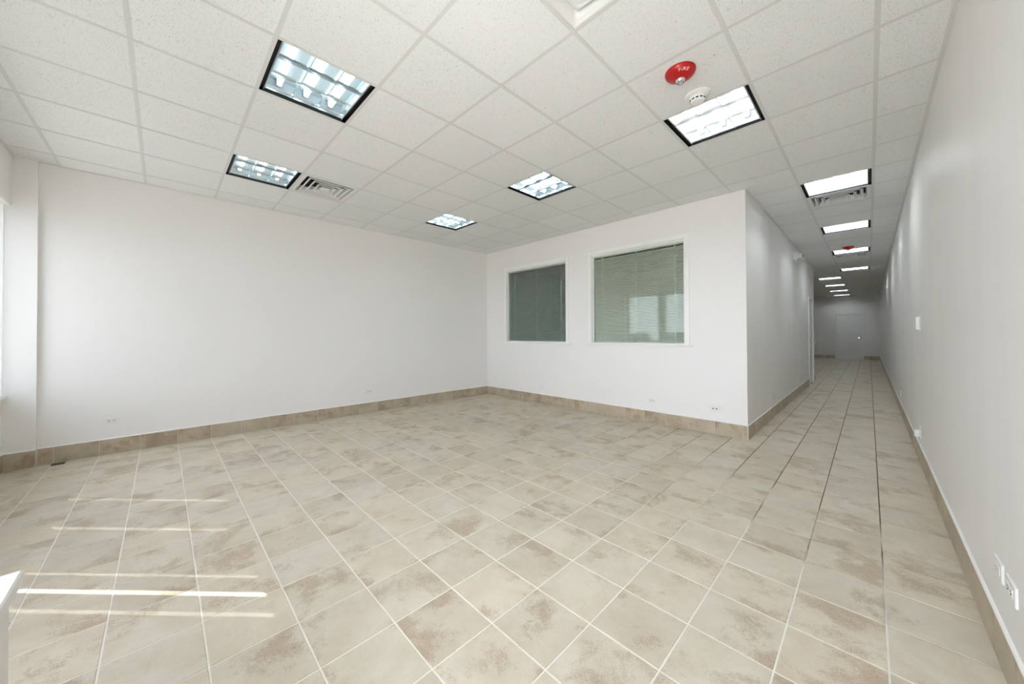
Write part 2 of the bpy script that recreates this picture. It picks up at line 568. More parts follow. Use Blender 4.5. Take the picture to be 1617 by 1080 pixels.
baseboard('baseboard_left', 'beige stone tile baseboard along the left wall', (XL, -0.885), (XL, YW), (1, 0), (FTY - FT * 3 - (-0.885)) % FT)
baseboard('baseboard_pilaster', 'short stone tile baseboard on the pilaster face', (XL + 0.045, -1.085), (XL + 0.045, -0.885), (1, 0), 0.2)
baseboard('baseboard_front', 'stone tile baseboard under the front window sill', (XL + 0.045, -1.085), (-2.5, -1.085), (0, 1), 0.3)
baseboard('baseboard_back', 'beige stone tile baseboard under the two blind covered windows', (XL, YW), (XC, YW), (0, -1), 0.11)
baseboard('baseboard_corridor', 'stone tile baseboard on the left of the corridor', (XC, YW - 0.0105), (XC, DY0 - 0.07), (1, 0), 0.25)
baseboard('baseboard_corridor_end', 'short dark stone baseboard past the corridor side door', (XC, DY1 + 0.07), (XC, YC_END), (1, 0), 0.2)
baseboard('baseboard_right', 'stone tile baseboard along the long right wall', (XR, JY), (XR, YF), (-1, 0), 0.2)
baseboard('baseboard_end', 'dark stone baseboard left of the far door', (-3.5, YF), (-1.17, YF), (0, -1), 0.2)
baseboard('baseboard_end', 'dark stone baseboard between far door and right wall', (-0.175, YF), (XR, YF), (0, -1), 0.2)

# ------------------------------------------------------------------ ceiling: grid and tiles
deck = MB()
deck.box((XL - 0.15, -1.4, TOP), (XR + 0.15, YF + 0.15, TOP + 0.1))
ceiling = struct(deck.build('ceiling', M_DECK), 'suspended ceiling of square speckled white tiles in a steel grid', 'ceiling')

def gx(i): return CTX + i * CT
def gy(j): return CTY + j * CT
Y_FRONT = -1.04
special = {}     # grid cells that hold a light or a vent instead of a tile
LIGHT_A = [(-5, 0), (-8, 0)]
LIGHT_E = [(-5, 4), (-8, 4), (-2, 4), (-1, 8), (-1, 12), (-1, 16), (-1, 21), (-2, 24), (-2, 28), (-2, 32), (-2, 36)]
VENTS = [(-8, 1), (-1, 9), (-1, 17), (-2, 1)]
for c in LIGHT_A + LIGHT_E + VENTS:
    special[c] = True

tcache = {}
def ceiling_zone(x0, y0, x1, y1):
    for i in range(math.floor((x0 - CTX) / CT), math.ceil((x1 - CTX) / CT)):
        for j in range(math.floor((y0 - CTY) / CT), math.ceil((y1 - CTY) / CT)):
            if (i, j) in special:
                continue
            a0, a1 = max(gx(i), x0), min(gx(i + 1), x1)
            b0, b1 = max(gy(j), y0), min(gy(j + 1), y1)
            if a1 - a0 < 0.02 or b1 - b0 < 0.02:
                continue
            w, h = a1 - a0 - 0.003, b1 - b0 - 0.003
            key = (round(w, 3), round(h, 3))
            if key not in tcache:
                tcache[key] = MB().box((-w / 2, -h / 2, 0), (w / 2, h / 2, 0.016)).mesh('ceiling_tile', M_TILE)
            link('ceiling_tile', tcache[key], ceiling, ((a0 + a1) / 2, (b0 + b1) / 2, CZ + random.uniform(0.0015, 0.0025)))
ceiling_zone(XL, Y_FRONT, XR, YW)
ceiling_zone(XC, YW, XR, YC_END)
ceiling_zone(XBACK + 1.2, YC_END, XR, YF)

def tee(name, a, b, z=CZ):
    """inverted T section between two xy points"""
    (x0, y0), (x1, y1) = a, b
    w = 0.012
    mb = MB()
    if abs(x1 - x0) < 1e-6:
        mb.box((-w, 0, 0), (w, y1 - y0, 0.0012)); mb.box((-0.001, 0, 0.0012), (0.001, y1 - y0, 0.035))
    else:
        mb.box((0, -w, 0.0004), (x1 - x0, w, 0.0014)); mb.box((0, -0.001, 0.0014), (x1 - x0, 0.001, 0.03))
    return mb.build(name, M_TEE, ceiling, (x0, y0, z))
for i in range(-9, 1):
    x = gx(i)
    if x < XC:
        tee('main_tee', (x, Y_FRONT), (x, YW))
        if x > XBACK + 1.2:
            tee('main_tee', (x, YC_END), (x, YF))
    else:
        tee('main_tee', (x, Y_FRONT), (x, YF))
for j in range(-3, 39):
    y = gy(j)
    if y < Y_FRONT + 0.05 or y > YF - 0.02:
        continue
    x0 = XL if y < YW else (XC if y < YC_END else XBACK + 1.2)
    tee('cross_tee', (x0, y), (XR, y))
def angle(a, b):
    mb = MB().box((a[0], a[1], 0), (b[0], b[1], 0.0016))
    return mb.build('edge_angle', M_TEE, ceiling, (0, 0, CZ - 0.0004))
angle((XL, Y_FRONT), (XL + 0.022, YW))
angle((XL + 0.022, Y_FRONT), (JX, Y_FRONT + 0.022))
angle((XL + 0.022, YW - 0.022), (XC, YW))
angle((XC, YW), (XC + 0.022, YC_END))
angle((XR - 0.022, JY), (XR, YF))
angle((XBACK + 1.2, YF - 0.022), (XR - 0.022, YF))

# ------------------------------------------------------------------ ceiling lights
def build_light(tube_mat, M_HOUSING, M_LOUVRE, cross_low=0.022):
    """2 by 2 foot recessed parabolic light; tubes along local x, air slots on the y sides"""
    root = empty('ceiling_light')
    o, s = 0.292, 0.026
    top = 0.115
    frame = MB()
    for sx in (-1, 1):
        frame.box((min(sx * o, sx * (o + 0.005)), -o - 0.005, 0.000), (max(sx * o, sx * (o + 0.005)), o + 0.005, 0.03))
        frame.box((-o, min(sx * o, sx * (o + 0.005)), 0.000), (o, max(sx * o, sx * (o + 0.005)), 0.03))
    frame.build('frame', M_BLACK, root)
    for sy in (-1, 1):
        y0, y1 = sorted((sy * (o - s), sy * o))
        MB().box((-o, y0, 0.022), (o, y1, 0.03)).build('air_slot', M_BLACK, root)
    h = MB()
    y = o - s
    h.box((-o, -y, top), (o, y, top + 0.005))
    for sy in (-1, 1):
        h.prism([(sy * y, 0.012), (sy * (y - 0.003), 0.012), (sy * (y - 0.003), top), (sy * y, top)], -o, o, axis=0)
    for sx in (-1, 1):
        h.box((min(sx * o, sx * (o - 0.003)), -y, 0.03), (max(sx * o, sx * (o - 0.003)), y, top))
    h.build('reflector', M_HOUSING, root)
    # louvre of curved blades, wide above and thin below
    z0, z1 = 0.014, 0.050
    def blade_profile(half):
        left, right = [], []
        for k in range(7):
            u = k / 6
            wdt = 0.0020 + half * (u ** 1.9)
            left.append((-wdt, z0 + (z1 - z0) * u)); right.append((wdt, z0 + (z1 - z0) * u))
        return left + right[::-1]
    inner_x, inner_y = o - 0.006, y - 0.006
    n = 3
    pitch_y, pitch_x = 2 * inner_y / n, 2 * inner_x / n
    for k in range(n + 1):
        yy = -inner_y + k * pitch_y
        prof = [(yy + p, q) for p, q in blade_profile(0.004)]
        MB().prism(prof, -inner_x, inner_x, axis=0).build('louvre_blade', M_LOUVRE, root)
    for k in range(n + 1):
        xx = -inner_x + k * pitch_x
        prof = [(xx + p, max(q, cross_low)) for p, q in blade_profile(0.009)[1:-1]]
        MB().prism(prof, -inner_y, inner_y, axis=1).build('louvre_cross_blade', M_LOUVRE, root)
    for k in range(n):
        yy = -inner_y + (k + 0.5) * pitch_y
        MB().tube((-o + 0.03, yy, 0.076), (o - 0.03, yy, 0.076), 0.0135, 14).build('lamp_tube', tube_mat, root)
        for sx in (-1, 1):
            MB().box((sx * (o - 0.018) - 0.010, yy - 0.016, 0.068), (sx * (o - 0.018) + 0.010, yy + 0.016, top)).build('lamp_socket', M_SOCKET, root)
    return root

LIGHT_LABELS = {
    (-5, 0): 'largest square louvred ceiling light, bluish tubes showing, nearest on the left',
    (-8, 0): 'square louvred ceiling light touching the square vent near the left wall',
    (-5, 4): 'square louvred ceiling light above the middle of the room, before the wider window',
    (-8, 4): 'smallest ceiling light of the main room, close to its far left corner',
    (-2, 4): 'square louvred ceiling light right beside the white smoke detector',
    (-1, 8): 'nearest corridor ceiling light with a square vent right behind it',
    (-1, 12): 'second corridor ceiling light, between the vented light and the red alarm',
    (-1, 16): 'third corridor ceiling light, partly covered by the far red alarm',
    (-1, 21): 'fourth corridor ceiling light, just past the far red alarm',
    (-2, 24): 'nearest of the four small ceiling lights above the dark back room',
    (-2, 28): 'second of the four small ceiling lights above the dark back room',
    (-2, 32): 'third of the four small ceiling lights above the dark back room',
    (-2, 36): 'farthest ceiling light, last before the end wall',
}
light0 = build_light(M_TUBE_COOL, M_HOUSING, M_LOUVRE)
light1 = build_light(M_TUBE, M_HOUSING_W, M_LOUVRE_W)
light2 = build_light(M_TUBE_HALL, M_HOUSING_W, M_LOUVRE_H, 0.010)
for n, c in enumerate(LIGHT_A + LIGHT_E):
    cool = c in ((-5, 0), (-8, 0), (-5, 4), (-8, 4))
    r = light0 if n == 0 else light1 if c == (-2, 4) else light2 if c == (-1, 8) else copy_tree(light0 if cool else light2)
    r.location = (gx(c[0]) + CT / 2, gy(c[1]) + CT / 2, CZ + 0.0016)
    r.rotation_euler = (0, 0, 0 if c in LIGHT_A else math.pi / 2)
    tag(r, LIGHT_LABELS[c], 'ceiling light', 'square ceiling lights')

# ------------------------------------------------------------------ ceiling vents
def ring4(mb, ro, zo, ri, zi, t=0.0012):
    """four sloped vanes between two squares, with thickness"""
    def sq(r, z): return [(-r, -r, z), (r, -r, z), (r, r, z), (-r, r, z)]
    vs = sq(ro, zo) + sq(ri, zi) + sq(ro, zo + t) + sq(ri, zi + t)
    fs = []
    for k in range(4):
        k2 = (k + 1) % 4
        fs += [(k, k2, 4 + k2, 4 + k), (8 + k2, 8 + k, 12 + k, 12 + k2), (k2, k, 8 + k, 8 + k2), (4 + k, 4 + k2, 12 + k2, 12 + k)]
    return mb.add(vs, fs)

def build_vent():
    root = empty('ceiling_vent')
    o = 0.292
    MB().box((-0.23, -0.23, 0.075), (0.23, 0.23, 0.08)).build('duct_opening', M_DARK, root)
    f = MB()
    ring4(f, o, 0.0, 0.255, 0.0)
    ring4(f, 0.255, 0.0, 0.24, 0.07)
    f.build('frame', M_VENT, root)
    for ro in (0.225, 0.165, 0.105):
        m = MB()
        ring4(m, ro, -0.002, ro - 0.017, -0.002)
        ring4(m, ro - 0.017, -0.002, ro - 0.034, 0.050)
        m.build('vane', M_VENT, root)
    m = MB()
    m.add([(-0.05, -0.05, 0), (0.05, -0.05, 0), (0.05, 0.05, 0), (-0.05, 0.05, 0)], [(3, 2, 1, 0)])
    ring4(m, 0.05, 0.0, 0.03, 0.03)
    m.build('centre_plate', M_VENT, root)
    return root
vent0 = build_vent()
for n, (c, lab) in enumerate((((-8, 1), 'square four way ceiling vent between light and far tiles, left side'),
                              ((-1, 9), 'square four way ceiling vent behind the nearest corridor light'),
                              ((-1, 17), 'dim ceiling vent behind the third corridor light'))):
    r = vent0 if n == 0 else copy_tree(vent0)
    r.location = (gx(c[0]) + CT / 2, gy(c[1]) + CT / 2, CZ + 0.002)
    tag(r, lab, 'air vent', 'square ceiling vents')

# flat plaque diffuser at the top edge of the photo
pq = thing('ceiling_diffuser', 'white square plaque ceiling diffuser with rounded panel, cut by the top edge', 'air vent', (gx(-1.5), gy(1.5), CZ + 0.002))
def rsquare(r, c, n=6):
    pts = []
    for (sx, sy, a0) in ((1, 1, 0), (-1, 1, 90), (-1, -1, 180), (1, -1, 270)):
        for k in range(n + 1):
            a = math.radians(a0 + 90 * k / n)
            pts.append((sx * (r - c) + c * math.cos(a), sy * (r - c) + c * math.sin(a)))
    return pts
def rloft(levels):
    mb = MB()
    vs, n = [], None
    for (r, c, z) in levels:
        p = rsquare(r, c); n = len(p)
        vs += [(x, y, z) for x, y in p]
    fs = []
    for i in range(len(levels) - 1):
        for k in range(n):
            k2 = (k + 1) % n
            fs.append((i * n + k, i * n + k2, (i + 1) * n + k2, (i + 1) * n + k))
    return mb, vs, fs, n
mb, vs, fs, n = rloft([(0.293, 0.004, 0.0), (0.285, 0.006, 0.0), (0.262, 0.018, 0.012), (0.235, 0.03, 0.032), (0.215, 0.03, 0.06), (0.10, 0.02, 0.075)])
mb.add(vs, fs, False); mb.build('backpan', M_VENT, pq)
mb, vs, fs, n = rloft([(0.200, 0.025, 0.016), (0.218, 0.03, 0.012), (0.221, 0.03, 0.008), (0.216, 0.028, 0.004), (0.205, 0.025, 0.004), (0.200, 0.024, 0.0065)])
mb.add(vs, fs + [tuple(range(5 * n, 6 * n))], False); mb.build('face_panel', M_VENT, pq)

# dark slot in the ceiling by the end wall
sl = thing('ceiling_slot', 'thin dark slot in the ceiling left of the farthest light', 'air vent', (-2.05, 22.95, CZ - 0.006))
MB().box((-0.62, -0.05, 0.0), (0.62, 0.05, 0.005)).build('slot_opening', M_BLACK, sl)
for sy in (-0.0575, 0.0575):
    MB().box((-0.64, sy - 0.0075, 0.002), (0.64, sy + 0.0075, 0.006)).build('slot_frame', M_VENT, sl)

# ------------------------------------------------------------------ fire alarms and smoke detector
def dome_z(r):
    """underside of the alarm body, below the ceiling, at radius r"""
    pts = [(0.0, -0.052), (0.030, -0.052), (0.040, -0.049), (0.062, -0.040), (0.080, -0.028), (0.090, -0.016), (0.094, 0.0)]
    for (r0, z0), (r1, z1) in zip(pts, pts[1:]):
        if r <= r1:
            return z0 + (z1 - z0) * (r - r0) / (r1 - r0)
    return 0.0
def build_alarm():
    root = empty('fire_alarm')
    prof = [(0.094, 0.0), (0.0935, -0.006), (0.090, -0.016), (0.080, -0.028), (0.062, -0.040), (0.040, -0.049), (0.030, -0.052)]
    MB().lathe(prof, 48).build('body', M_RED, root)
    lens = MB().lathe([(0.030, -0.050), (0.0295, -0.058), (0.027, -0.066), (0.020, -0.074), (0.010, -0.077)], 24)
    lo = lens.build('strobe_lens', M_LENS, root)
    ribs = MB()
    for k in range(4):
        a = math.pi * k / 4
        c, s = math.cos(a), math.sin(a)
        ribs.add([(c * 0.031 - s * 0.0015, s * 0.031 + c * 0.0015, -0.058), (c * 0.031 + s * 0.0015, s * 0.031 - c * 0.0015, -0.058),
                  (-c * 0.031 + s * 0.0015, -s * 0.031 - c * 0.0015, -0.058), (-c * 0.031 - s * 0.0015, -s * 0.031 + c * 0.0015, -0.058),
                  (c * 0.02 - s * 0.0015, s * 0.02 + c * 0.0015, -0.0765), (c * 0.02 + s * 0.0015, s * 0.02 - c * 0.0015, -0.0765),
                  (-c * 0.02 + s * 0.0015, -s * 0.02 - c * 0.0015, -0.0765), (-c * 0.02 - s * 0.0015, -s * 0.02 + c * 0.0015, -0.0765)],
                 [(0, 1, 5, 4), (2, 3, 7, 6), (0, 4, 7, 3), (1, 2, 6, 5), (4, 5, 6, 7)])
    ribs.build('lens_rib', M_SLOT, lo)
    # the word FIRE printed on the slope that faces the front of the shop
    fc = bpy.data.curves.new('fire_text', 'FONT')
    fc.body = 'FIRE'
    fc.align_x = 'CENTER'; fc.align_y = 'CENTER'
    fc.size = 0.027
    fc.space_character = 1.12
    fc.resolution_u = 3
    tmp = bpy.data.objects.new('fire_text', fc)
    COL.objects.link(tmp)
    dg = bpy.context.evaluated_depsgraph_get()
    me = bpy.data.meshes.new_from_object(tmp.evaluated_get(dg))
    bpy.data.objects.remove(tmp)
    for v in me.vertices:
        # seen from below: reading direction +x, tops of the letters towards -y
        x, up = v.co.x * 1.12, v.co.y
        rad = 0.074 + up * 0.80
        a = x / 0.068
        px, py = rad * math.sin(a), -rad * math.cos(a)
        v.co = (px, py, dome_z(rad) - 0.0006)
    me.materials.clear(); me.materials.append(M_PRINT)
    to = link('lettering', me, root)
    to['label'] = 'white word FIRE'
    return root
alarm0 = build_alarm()
alarm0.location = (-0.858, 2.455, CZ + 0.002)
alarm0.rotation_euler = (0, 0, math.radians(36))
tag(alarm0, 'round red fire alarm with clear strobe and white word FIRE, near the smoke detector', 'fire alarm', 'red ceiling fire alarms')
a2 = copy_tree(alarm0)
a2.location = (-0.274, 9.95, CZ + 0.002)
tag(a2, 'dark red fire alarm far down the corridor ceiling', 'fire alarm', 'red ceiling fire alarms')

sm = thing('smoke_detector', 'round white smoke detector with black slots between red alarm and light', 'smoke detector', (-0.855, 2.785, CZ + 0.002))
MB().lathe([(0.083, 0.0), (0.083, -0.004), (0.074, -0.010), (0.055, -0.014), (0.052, -0.016)], 40).build('base', M_PLASTIC, sm)
hd = MB().lathe([(0.052, -0.015), (0.052, -0.030), (0.050, -0.046), (0.044, -0.053), (0.030, -0.055)], 40).build('head', M_PLASTIC, sm)
for k in range(12):
    a0 = 2 * math.pi * (k + 0.14) / 12
    a1 = 2 * math.pi * (k + 0.80) / 12
    slot = MB()
    vs = []
    for q in range(5):
        a = a0 + (a1 - a0) * q / 4
        for (r, z) in ((0.0528, -0.036), (0.0518, -0.046)):
            vs.append((r * math.cos(a), r * math.sin(a), z))
    slot.add(vs, [(2 * q, 2 * q + 1, 2 * q + 3, 2 * q + 2) for q in range(4)])
    slot.build('slot', M_SLOT, hd)

# ------------------------------------------------------------------ inner windows and blinds
def inner_window(name, x0, x1, label):
    root = thing(name, label, 'window', (x0, YW, 0), kind='structure')
    w = x1 - x0
    c = 0.06
    # casing boards, butt jointed
    MB().bevel_box((-c, -0.016, WZ0 - 0.02), (0, 0, WZ1 + c), 0.004).build('casing_side', M_TRIM, root)
    MB().bevel_box((w, -0.016, WZ0 - 0.02), (w + c, 0, WZ1 + c), 0.004).build('casing_side', M_TRIM, root)
    MB().bevel_box((0, -0.016, WZ1), (w, 0, WZ1 + c), 0.004).build('casing_head', M_TRIM, root)
    MB().bevel_box((-c - 0.035, -0.036, WZ0 - 0.028), (w + c + 0.035, 0.0, WZ0 - 0.004), 0.006).box((0, 0.0, WZ0 - 0.0005), (w, 0.07, WZ0 + 0.004)).build('sill', M_TRIM, root)
    jamb = MB()
    jamb.box((0, 0.0, WZ0), (0.008, 0.118, WZ1)); jamb.box((w - 0.008, 0.0, WZ0), (w, 0.118, WZ1)); jamb.box((0.008, 0.0, WZ1 - 0.008), (w - 0.008, 0.118, WZ1))
    jamb.build('jamb', M_TRIM, root)
    st = MB()
    for (a, b) in (((0.008, WZ0 + 0.004), (0.024, WZ1 - 0.008)), ((w - 0.024, WZ0 + 0.004), (w - 0.008, WZ1 - 0.008)), ((0.024, WZ1 - 0.024), (w - 0.024, WZ1 - 0.008)), ((0.024, WZ0 + 0.004), (w - 0.024, WZ0 + 0.016))):
        st.box((a[0], 0.030, a[1]), (b[0], 0.046, b[1]))
    st.build('glazing_bead', M_TRIM, root)
    MB().box((0.010, 0.046, WZ0 + 0.006), (w - 0.010, 0.051, WZ1 - 0.010)).build('pane', M_GLASS, root)
    return root
inner_window('window_1', W1[0], W1[1], 'narrower looking inner window nearer the room corner, dark teal blind behind glass')
inner_window('window_2', W2[0], W2[1], 'inner window nearer the corridor with the storefront mirrored in its glass')

def blind(x0, x1, label, tilt, wand, slat_mat):
    root = thing('window_blind', label, 'blind', (x0, YW + 0.083, 0), group='horizontal blinds behind inner windows')
    a, b = 0.014, x1 - x0 - 0.014
    MB().box((a, -0.013, WZ1 - 0.042), (b, 0.013, WZ1 - 0.012)).build('head_rail', slat_mat, root)
    z = WZ0 + 0.022
    MB().bevel_box((a, -0.011, z - 0.008), (b, 0.011, z), 0.002).build('bottom_rail', slat_mat, root)
    pitch = 0.0232
    t = math.radians(tilt)
    hw = 0.0125
    vs, fs = [], []
    # a slat: shallow curved strip with thickness
    prof = []
    for k in range(5):
        u = -hw + 2 * hw * k / 4
        prof.append((u, 0.0022 * (1 - (u / hw) ** 2)))
    ring = prof + [(u, q - 0.0006) for u, q in prof[::-1]]
    poly = [(u * math.cos(t) - q * math.sin(t), u * math.sin(t) + q * math.cos(t)) for u, q in ring]
    me = MB().prism(poly, a + 0.004, b - 0.004, axis=0).mesh('slat', slat_mat)
    n = int((WZ1 - 0.05 - z) / pitch)
    for k in range(n):
        link('slat', me, root, (0, 0, z + 0.012 + k * pitch))
    for f in (0.10, 0.5, 0.90):
        x = a + (b - a) * f
        MB().box((x - 0.0035, -0.0135, z), (x + 0.0035, -0.0128, WZ1 - 0.04)).build('ladder_tape', M_CORD, root)
        MB().box((x - 0.0035, 0.0128, z), (x + 0.0035, 0.0135, WZ1 - 0.04)).build('ladder_tape', M_CORD, root)
    if wand:
        MB().tube((a + 0.05, -0.019, WZ1 - 0.045), (a + 0.05, -0.019, 1.98), 0.002, 8).tube((a + 0.05, -0.019, 1.98), (a + 0.05, -0.019, 1.94), 0.0055, 8).build('pull_cord', M_CORD, root)
    return root
blind(W1[0], W1[1], 'dark teal looking blind behind the window nearer the room corner', 23, True, M_SLATA)
blind(W2[0], W2[1], 'pale grey green blind behind the window nearer the corridor', 43, False, M_SLATB)

# ------------------------------------------------------------------ doors
d1 = thing('door_1', 'closed white door with lever handle in the far end wall', 'door', (-0.6725, YF, 0), kind='structure')
MB().bevel_box((-0.425, 0.02, 0.008), (0.425, 0.06, 2.125), 0.002).build('leaf', M_DOOR, d1)
fr = MB()
fr.bevel_box((-0.495, -0.014, 0), (-0.4325, 0.0, 2.20), 0.003)
fr.bevel_box((0.4325, -0.014, 0), (0.495, 0.0, 2.20), 0.003)
fr.bevel_box((-0.4325, -0.014, 2.135), (0.4325, 0.0, 2.20), 0.003)
fr.box((-0.4325, 0.0, 0), (-0.426, 0.12, 2.135)).box((0.426, 0.0, 0), (0.4325, 0.12, 2.135)).box((-0.426, 0.0, 2.127), (0.426, 0.12, 2.135))
fr.build('frame', M_TRIM, d1)
hn = MB().tube((0.34, 0.02, 1.02), (0.34, 0.008, 1.02), 0.030, 20).tube((0.34, 0.01, 1.02), (0.34, -0.045, 1.02), 0.010, 12).tube((0.35, -0.042, 1.02), (0.225, -0.042, 1.02), 0.011, 12)
hn.build('handle', M_CHROME, d1)

d2 = thing('door_2', 'white side door at the end of the corridor left wall, seen edge on', 'door', (XC, (DY0 + DY1) / 2, 0), math.pi / 2, kind='structure')
hw = (DY1 - DY0) / 2
MB().bevel_box((-hw + 0.008, 0.012, 0.008), (hw - 0.008, 0.05, 2.09), 0.002).build('leaf', M_DOOR, d2)
fr = MB()
fr.bevel_box((-hw - 0.06, -0.016, 0), (-hw, 0.0, 2.165), 0.003)
fr.bevel_box((hw, -0.016, 0), (hw + 0.06, 0.0, 2.165), 0.003)
fr.bevel_box((-hw, -0.016, 2.10), (hw, 0.0, 2.165), 0.003)
fr.box((-hw, 0.0, 0), (-hw + 0.007, 0.115, 2.10)).box((hw - 0.007, 0.0, 0), (hw, 0.115, 2.10)).box((-hw + 0.007, 0.0, 2.092), (hw - 0.007, 0.115, 2.10))
fr.build('frame', M_TRIM, d2)
MB().tube((0.33, 0.012, 1.0), (0.33, -0.03, 1.0), 0.010, 12).tube((0.33, -0.03, 1.0), (0.33, -0.055, 1.0), 0.026, 16).build('handle', M_CHROME, d2)

# ------------------------------------------------------------------ outlets and wall devices
ROT = {'back': 0.0, 'left': math.pi / 2, 'right': -math.pi / 2}
def plate_mesh(w, h):
    return MB().bevel_box((-w / 2, -0.007, -h / 2), (w / 2, 0, h / 2), 0.003)
def outlet(label, face, loc, horizontal=True, style='duplex'):
    o = thing('wall_outlet', label, 'outlet', loc, ROT[face], 'wall outlets')
    w, h = (0.115, 0.071) if horizontal else (0.071, 0.115)
    plate_mesh(w, h).build('plate', M_PLASTIC, o)
    for s in (-1, 1):
        cx, cz = (s * 0.0195, 0) if horizontal else (0, s * 0.0195)
        if style == 'duplex':
            rc = MB().bevel_box((cx - 0.0165, -0.0095, cz - 0.0165), (cx + 0.0165, -0.006, cz + 0.0165), 0.003).build('receptacle', M_PLASTIC2, o)
            def hole(a, b): MB().box(a, b).build('socket_hole', M_SLOT, rc)
            if horizontal:
                hole((cx - 0.006, -0.0102, cz + 0.004), (cx + 0.004, -0.0094, cz + 0.0065)); hole((cx - 0.005, -0.0102, cz - 0.0065), (cx + 0.004, -0.0094, cz - 0.004))
                hole((cx + 0.008, -0.0102, cz - 0.0025), (cx + 0.0125, -0.0094, cz + 0.0025))
            else:
                hole((cx - 0.0065, -0.0102, cz - 0.004), (cx - 0.004, -0.0094, cz + 0.006)); hole((cx + 0.004, -0.0102, cz - 0.004), (cx + 0.0065, -0.0094, cz + 0.005))
                hole((cx - 0.0025, -0.0102, cz - 0.0125), (cx + 0.0025, -0.0094, cz - 0.008))
        elif style == 'jacks':
            MB().box((cx - 0.0075, -0.0082, cz - 0.0075), (cx + 0.0075, -0.0068, cz + 0.0075)).build('jack', M_SLOT, o)
    if style == 'decor':
        MB().bevel_box((-0.033, -0.0095, -0.0165), (0.033, -0.006, 0.0165), 0.002).build('insert', M_PLASTIC2, o)
        MB().tube((0, -0.0095, 0), (0, -0.018, 0), 0.0045, 10).build('coax_jack', M_CHROME, o)
    if style == 'blank':
        MB().tube((0.045 if horizontal else 0, -0.006, 0 if horizontal else 0.045), (0.045 if horizontal else 0, -0.0078, 0 if horizontal else 0.045), 0.003, 8).build('screw', M_PLASTIC2, o)
    return o
e = 0.0005
outlet('white sideways outlet low on the left wall, nearest the front corner', 'left', (XL + e, -0.394, 0.361))
outlet('white sideways outlet low on the left wall, near the room corner', 'left', (XL + e, 2.434, 0.347))
outlet('faint blank white plate low on the window wall, right by the corner', 'back', (-5.50, YW - e, 0.300), True, 'blank')
outlet('faint white plate below the window nearer the corner', 'back', (-4.235, YW - e, 0.318), True, 'blank')
outlet('white sideways outlet low below the window nearer the corridor', 'back', (-2.176, YW - e, 0.321))
outlet('white plate with two dark square jacks near the corridor corner', 'back', (-1.375, YW - e, 0.322), True, 'jacks')
outlet('upright outlet low on the corridor left wall, nearer the corner', 'left', (XC + e, 6.57, 0.332), False)
outlet('small upright outlet low on the corridor left wall, near the side door', 'left', (XC + e, 9.656, 0.332), False)
outlet('upright outlet low on the right wall, middle of the corridor', 'right', (XR - e, 8.40, 0.300), False)
outlet('faint upright outlet on the right wall, farthest down the corridor', 'right', (XR - e, 11.7, 0.290), False)
outlet('sideways white plate with small jack on the right wall, near front', 'right', (XR - e, 2.325, 0.362), True, 'decor')
outlet('white sideways outlet on the right wall cut by the right photo edge', 'right', (XR - e, 2.150, 0.366))
outlet('faint outlet low on the end wall left of the far door', 'back', (-1.87, YF - e, 0.35))
po = outlet('upright outlet on the right wall with a white adapter plugged in', 'right', (XR - e, 5.33, 0.295), False)
ad = thing('plug_adapter', 'white plug adapter sticking out of an outlet on the right wall', 'adapter', (XR - 0.0105, 5.33, 0.29), ROT['right'])
MB().bevel_box((-0.022, -0.034, -0.036), (0.022, 0, 0.028), 0.005).build('body', M_PLASTIC, ad)
for sx in (-0.0045, 0.0045):
    MB().box((sx - 0.0015, -0.0346, -0.012), (sx + 0.0015, -0.0338, 0.0)).build('socket_hole', M_SLOT, ad)

th = thing('thermostat', 'white wall thermostat box at head height on the right wall', 'thermostat', (XR - e, 5.30, 1.366), ROT['right'])
MB().bevel_box((-0.040, -0.028, -0.062), (0.040, 0, 0.062), 0.005).build('body', M_PLASTIC, th)
MB().bevel_box((-0.046, -0.006, -0.068), (0.046, 0, 0.068), 0.003).build('back_plate', M_PLASTIC2, th)
MB().tube((-0.04, -0.014, 0.02), (-0.052, -0.014, 0.02), 0.006, 10).build('knob', M_PLASTIC, th)

em = thing('emergency_light', 'white twin head emergency light high on the corridor left wall', 'emergency light', (XC + e, 9.05, 2.79), ROT['left'])
MB().bevel_box((-0.14, -0.055, -0.075), (0.14, 0, 0.075), 0.010).build('body', M_PLASTIC, em)
for s in (-1, 1):
    hdm = MB().bevel_box((-0.05, -0.06, -0.045), (0.05, 0.02, 0.045), 0.010)
    h_ = hdm.build('lamp_head', M_PLASTIC, em, (s * 0.085, -0.085, -0.005), s * 0.35)
    MB().bevel_box((-0.04, -0.0625, -0.035), (0.04, -0.0595, 0.035), 0.001).build('lens', M_LENS, h_)
ws = thing('wall_sensor', 'small white sensor strip at the top end of the corridor left wall', 'sensor', (XC + e, 12.40, 2.885), ROT['left'])
MB().bevel_box((-0.02, -0.028, -0.08), (0.02, 0, 0.08), 0.005).build('body', M_PLASTIC, ws)
MB().bevel_box((-0.012, -0.031, -0.05), (0.012, -0.027, -0.02), 0.001).build('window', M_SLOT, ws)
ub = thing('wall_box', 'pale box high on the end wall, right of the far door', 'box', (0.06, YF - e, 2.81), 0)
MB().bevel_box((-0.14, -0.10, -0.13), (0.14, 0, 0.13), 0.008).build('body', M_PLASTIC2, ub)
MB().bevel_box((-0.11, -0.108, -0.10), (0.11, -0.099, 0.10), 0.004).build('face', M_PLASTIC, ub)

